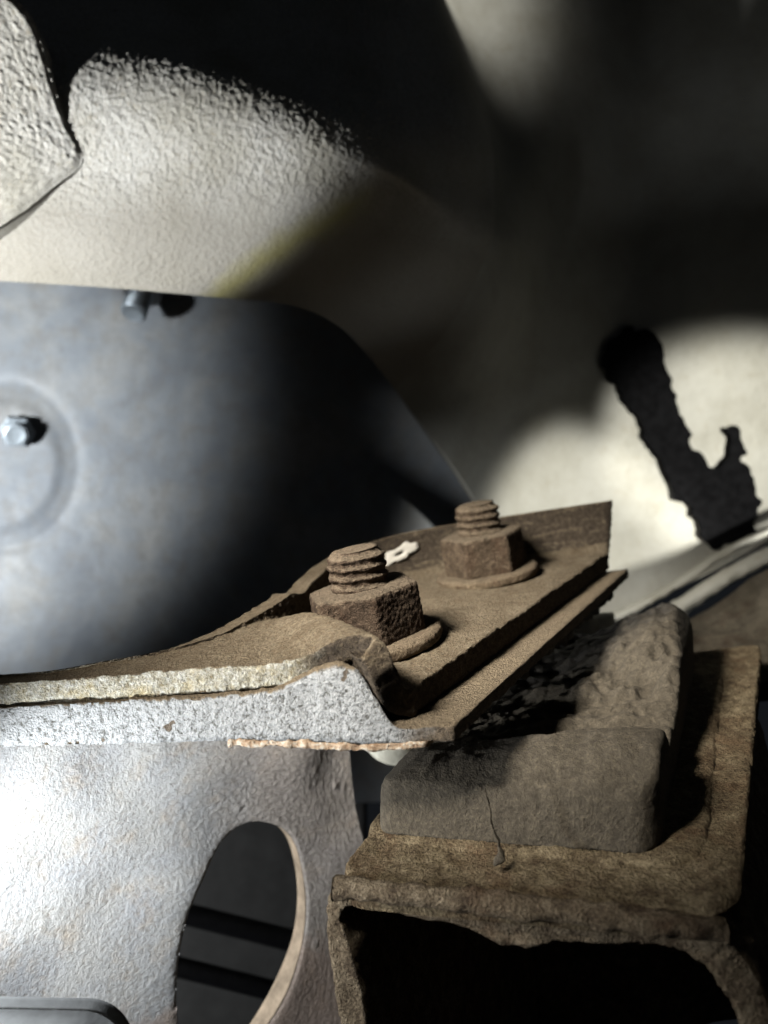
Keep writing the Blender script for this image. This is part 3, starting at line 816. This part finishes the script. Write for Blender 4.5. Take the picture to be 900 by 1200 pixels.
rowsV = []
for s_, fr_h in ((1.0, 0.0), (1.0, 0.25), (0.998, 0.5), (0.995, 0.75), (0.99, 0.92)):
    pl = loop * np.array([s_, 1 - (1 - s_) * 0.5]); xy = np.array([loc2(a + cw, b2 + cl) for a, b2 in pl])
    rowsV.append(np.concatenate([xy, (zq(xy[:, 0], xy[:, 1]) + 0.05 + hb * fr_h)[:, None]], 1))
for s_ in np.concatenate([[0.975, 0.955, 0.93, 0.905], np.linspace(0.88, 0.01, 80)]):
    ins = (1 - s_) * cw
    pl = np.stack([loop[:, 0] * s_, loop[:, 1] * np.where(s_ > 0.6, 1 - ins / cl, (1 - 0.4 * cw / cl) * s_ / 0.6)], 1)
    w_, l_ = pl[:, 0] + cw, pl[:, 1] + cl
    xy = np.array([loc2(a, b2) for a, b2 in zip(w_, l_)])
    rowsV.append(np.concatenate([xy, (zq(xy[:, 0], xy[:, 1]) + 0.05 + block_height(w_, l_))[:, None]], 1))
RV = np.stack(rowsV, 1); n, m = RV.shape[:2]
V = RV.reshape(-1, 3); F = [tuple(q) for q in quads(n, m, 0, True)]
F.append(tuple(i * m for i in range(n))[::-1]); F.append(tuple(i * m + m - 1 for i in range(n)))
o = mesh_obj('rubber_block', V, F, M['rubber'], low); voxel(o, 0.04)
displace(o, lambda c, n_: fbm(c, 0.7, 2, 0.5, 2) * 0.045 + fbm(c, 8, 3, 0.6, 5) * 0.014)
# flash scrap hanging over the front
pth = spline([P(568, 925, 12.15), P(574, 955, 12.10), P(583, 985, 12.05), P(587, 1003, 11.95), P(578, 1018, 11.8)], 40)
V, F = tube(pth, np.interp(np.linspace(0, 1, 40), [0, 0.6, 0.85, 1], [0.015, 0.03, 0.09, 0.02]), 10, 0.09, 0.5)
mesh_obj('rubber_flash', V, F, M['rubber'], low)

# ------------------------------------------------------------------ crossmember (inverted channel end under the base plate)
q0, q1 = bc[0], bc[3]; fd = (q1 - q0) / np.linalg.norm(q1 - q0)
def on_front(u, v, back=0.12):
    o_ = q0 + np.array([fd[1], -fd[0]]) * (-1 if fd[0] > 0 else 1) * -0 + ed_l * back
    rx, rz = (u - CU) / FPX, (CV - v) / FPX
    # solve (rx*Y, Y) = o_ + s*fd
    A2 = np.array([[rx, -fd[0]], [1, -fd[1]]]); Ys, s = np.linalg.solve(A2, o_)
    return np.array([rx * Ys, Ys, rz * Ys])
outer = [(440, 1750), (412, 1330), (402, 1240), (391, 1150), (384, 1085), (384, 1058), (392, 1046), (420, 1046), (520, 1056), (640, 1070), (760, 1082), (822, 1090), (862, 1110), (892, 1150), (912, 1210), (930, 1330), (950, 1750)]
inner = [(474, 1750), (446, 1330), (436, 1240), (421, 1150), (405, 1095), (398, 1078), (403, 1066), (424, 1064), (520, 1080), (625, 1100), (700, 1106), (782, 1112), (822, 1128), (850, 1160), (872, 1215), (892, 1330), (912, 1750)]
OU = spline([on_front(*q) for q in outer], 220); IN = spline([on_front(*q) for q in inner], 220)
# ragged lump under the top web
sag = np.exp(-((np.linspace(0, 1, 220) - 0.545) / 0.022) ** 2) * 0.20; IN[:, 2] -= sag
steps = np.linspace(0, 9.0, 60)
sweep = lambda c: c[:, None] + np.concatenate([ed_l[None] * steps[:, None], (steps * (KX * ed_l[0] + KY * ed_l[1]))[:, None]], 1)[None]
V, F = solid(sweep(OU), sweep(IN), 7); F = fix_out(V, F)
xm = thing('crossmember', (*(q0 + fd * 3 + ed_l * 3), -9.0), 'rusty steel channel crossmember with a dark open end beneath the mount', 'crossmember')
o = mesh_obj('channel', V, F, M['cross'], xm)
displace(o, lambda c, n: fbm(c, 1.2, 3, 0.5, 3) * 0.09 + fbm(c, 8, 3, 0.6, 6) * 0.035)
end = np.concatenate([ed_l * 8.6, [8.6 * (KX * ed_l[0] + KY * ed_l[1])]])  # added plate closing the channel so its opening stays dark
wa, wb = IN[:110] + end, IN[219:109:-1] + end
q_ = np.linspace(0, 1, 24)[None, :, None]; Wg = wa[:, None] * (1 - q_) + wb[:, None] * q_
Wg = Wg + np.concatenate([ed_l, [0.0]]) * (fbm(Wg.reshape(-1, 3), 0.6, 3) * 0.15).reshape(Wg.shape[:2])[..., None]
V, F = solid(Wg, Wg + np.concatenate([ed_l * 0.25, [0.0]]), 1); F = fix_out(V, F)
mesh_obj('opening_blocker', V, F, M['cross'], xm)
# weld bead between base plate and channel
wl = spline([on_front(392, 1040, -0.02), on_front(520, 1052, -0.04), on_front(660, 1068, -0.04), on_front(790, 1084, -0.02), on_front(850, 1090, 0.1)], 160)
V, F = tube(wl, 0.17 + 0.03 * fbm(wl, 1.5, 3), 20, 0.05)
mesh_obj('weld_bead', V, F, M['cross'], xm)

# dusty shelf behind the mount
sh = [[(600, 815, 22.5), (680, 775, 23.5), (770, 745, 24.5), (850, 700, 25.5), (910, 660, 26), (1050, 600, 26.5)],
      [(610, 850, 21.0), (700, 800, 21.6), (780, 775, 22.2), (850, 755, 22.6), (910, 730, 22.8), (1050, 690, 23)],
      [(620, 900, 20.0), (700, 850, 20.4), (780, 830, 20.6), (850, 815, 20.7), (905, 800, 20.8), (1050, 780, 21)]]
S = np.array([[P(*q) for q in row] for row in sh])
S = spline_at(S, np.linspace(0, 2, 50)); S = spline_at(S.transpose(1, 0, 2), np.linspace(0, 5, 90)).transpose(1, 0, 2)
S = S + np.array([0, 0, 1.0]) * (fbm(S.reshape(-1, 3), 0.6, 4) * 0.12).reshape(S.shape[:2])[..., None]
V, F = solid(S, S - np.array([0, 0, 0.5]), 2); F = fix_out(V, F)
she = thing('frame_rail', P(850, 740, 23), 'dusty brown frame rail behind the rubber block under the cream lip', 'frame rail')
mesh_obj('rail_sheet', V, F, M['shelf'], she)

# cream flange glimpsed through the gap under the bracket
fg = [[(405, 770, 17.6), (460, 765, 17.4), (540, 750, 18.8), (640, 730, 21.6), (720, 720, 23.6)],
      [(412, 830, 17.9), (460, 830, 17.7), (540, 820, 19.2), (640, 800, 21.8), (720, 790, 23.6)],
      [(424, 876, 18.3), (460, 897, 18.1), (540, 892, 19.6), (640, 880, 22.0), (720, 870, 23.6)]]
S = np.array([[P(*q) for q in row] for row in fg])
S = spline_at(S, np.linspace(0, 2, 40)); S = spline_at(S.transpose(1, 0, 2), np.linspace(0, 4, 70)).transpose(1, 0, 2)
S = S - np.array([0, 1.0, 0]) * (fbm(S.reshape(-1, 3), 0.8, 4) * 0.2).reshape(S.shape[:2])[..., None]
V, F = solid(S, S + np.array([0, 0.25, 0.05]), 2); F = fix_out(V, F)
ge = thing('seam_flange', P(520, 830, 22.5), 'bright cream flange glimpsed through the gap under the bracket', 'flange')
mesh_obj('flange_sheet', V, F, M['flange'], ge)

# ------------------------------------------------------------------ silver gusset plate with the oval hole
sA, sB = np.array([-7.3, 14.75]), np.array([-0.76, 19.9]); sd = (sB - sA); sL = np.linalg.norm(sd); sd = sd / sL
def on_gus(u, v):
    rx, rz = (u - CU) / FPX, (CV - v) / FPX
    A2 = np.array([[rx, -sd[0]], [1, -sd[1]]]); Yg, s = np.linalg.solve(A2, sA)
    return np.array([s, rz * Yg])
hole = np.array([on_gus(*q) for q in [(296, 966), (326, 969), (346, 985), (357, 1015), (362, 1060), (356, 1108), (338, 1156), (312, 1204), (278, 1250), (244, 1262), (220, 1235), (210, 1185), (212, 1120), (222, 1070), (240, 1028), (264, 988)]])
hole = spline(hole, 420, True)
oc = np.array([on_gus(*q) for q in [(402, 778), (410, 880), (419, 945), (436, 1090), (450, 1330)]])
right = spline(oc, 40)
corners = np.vstack([[(-4.5, -3.6)], [(1.5, -3.4)], [(on_gus(300, 788))], right, [(-4.5, right[-1][1] - 2)]])
Lc = np.vstack([corners, corners[:1]])
cenh = hole.mean(0)
def hit(dirv):
    best = None
    for a, b2 in zip(Lc[:-1], Lc[1:]):
        e2 = b2 - a; M2 = np.array([[dirv[0], -e2[0]], [dirv[1], -e2[1]]])
        if abs(np.linalg.det(M2)) < 1e-9: continue
        tt2, q = np.linalg.solve(M2, a - cenh)
        if tt2 > 0 and -1e-6 <= q <= 1 + 1e-6: best = tt2 if best is None else max(best, tt2)
    return cenh + dirv * best
outer_ = np.array([hit((p - cenh) / np.linalg.norm(p - cenh)) for p in hole])
rr = np.linspace(0, 1, 190)
g = hole[:, None] + (outer_ - hole)[:, None] * rr[None, :, None]
gn = np.array([sd[1], -sd[0], 0.0])
if gn[1] > 0: gn = -gn
T = np.stack([sA[0] + sd[0] * g[..., 0], sA[1] + sd[1] * g[..., 0], g[..., 1]], -1)
fl = T.reshape(-1, 3)
hh = fbm(fl, 0.35, 2) * 0.25 + fbm(fl, 11.0, 2, 0.5, 2) * 0.018 + np.clip(0.14 - worley(fl, 1.1, 1), 0, 1) * 0.3
hh = hh - 0.08 * np.repeat(np.exp(-rr / 0.012)[None], len(hole), 0).ravel()
T2 = (fl + gn * hh[:, None]).reshape(T.shape)
B2 = T - gn * 0.55
gus = thing('gusset_plate', (sA[0] + sd[0] * 5, sA[1] + sd[1] * 5, -8.0), 'brightly lit silver crusted plate with a large oval hole', 'gusset plate')
V, F = solid(T2, B2, 8, True); F = fix_out(V, F)
go = mesh_obj('gusset_sheet', V, F, M['silver'], gus)
go.data.materials.append(M['rim']); mi = np.zeros(len(F), np.int32)
k0 = 2 * len(hole) * (len(rr) - 1); mi[k0:k0 + len(hole) * 8] = 1
go.data.polygons.foreach_set('material_index', mi)

# dark panel and pipes seen through the hole
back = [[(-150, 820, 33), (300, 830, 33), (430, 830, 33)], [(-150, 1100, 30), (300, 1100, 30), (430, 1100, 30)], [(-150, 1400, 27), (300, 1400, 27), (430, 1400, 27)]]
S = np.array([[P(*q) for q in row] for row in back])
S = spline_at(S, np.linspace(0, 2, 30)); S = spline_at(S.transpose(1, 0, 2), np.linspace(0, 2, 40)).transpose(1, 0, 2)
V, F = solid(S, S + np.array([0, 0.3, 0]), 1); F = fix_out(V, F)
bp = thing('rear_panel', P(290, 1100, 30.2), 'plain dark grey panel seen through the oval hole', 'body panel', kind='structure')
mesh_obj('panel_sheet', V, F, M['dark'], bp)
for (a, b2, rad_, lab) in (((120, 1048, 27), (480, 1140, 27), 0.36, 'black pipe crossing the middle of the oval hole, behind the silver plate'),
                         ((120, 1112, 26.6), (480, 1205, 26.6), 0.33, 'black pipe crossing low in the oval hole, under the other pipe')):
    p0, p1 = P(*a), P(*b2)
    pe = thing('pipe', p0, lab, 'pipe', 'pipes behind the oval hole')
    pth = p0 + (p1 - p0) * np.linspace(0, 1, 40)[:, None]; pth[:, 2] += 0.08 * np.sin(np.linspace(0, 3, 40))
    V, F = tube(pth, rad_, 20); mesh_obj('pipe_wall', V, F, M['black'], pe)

# rounded grey tab poking up at the very bottom left
tb = thing('metal_tab', P(20, 1230, 11.7), 'rounded grey metal tab in front of the silver plate', 'tab')
out = rrect(2.25, 0.98, 0.7, 120)
cenp = P(-20, 1256, 11.7)
rr = np.linspace(0.02, 1, 12)
g = out[:, None] * rr[None, :, None]
rise = 0.55 * np.sqrt(np.clip(1 - rr ** 2.2, 0, 1))[None, :] * np.ones((120, 1))
T = cenp + np.stack([g[..., 0], -rise, g[..., 1] - 0.02 * g[..., 0]], -1); B = cenp + np.stack([g[..., 0], rise * 0 + 0.3, g[..., 1] - 0.02 * g[..., 0]], -1)
V, F = solid(T, B, 4, True); F = fix_out(V, F)
mesh_obj('tab_plate', V, F, M['tab'], tb)

for o in list(SC.objects):
    if '_o' in o: del o['_o']
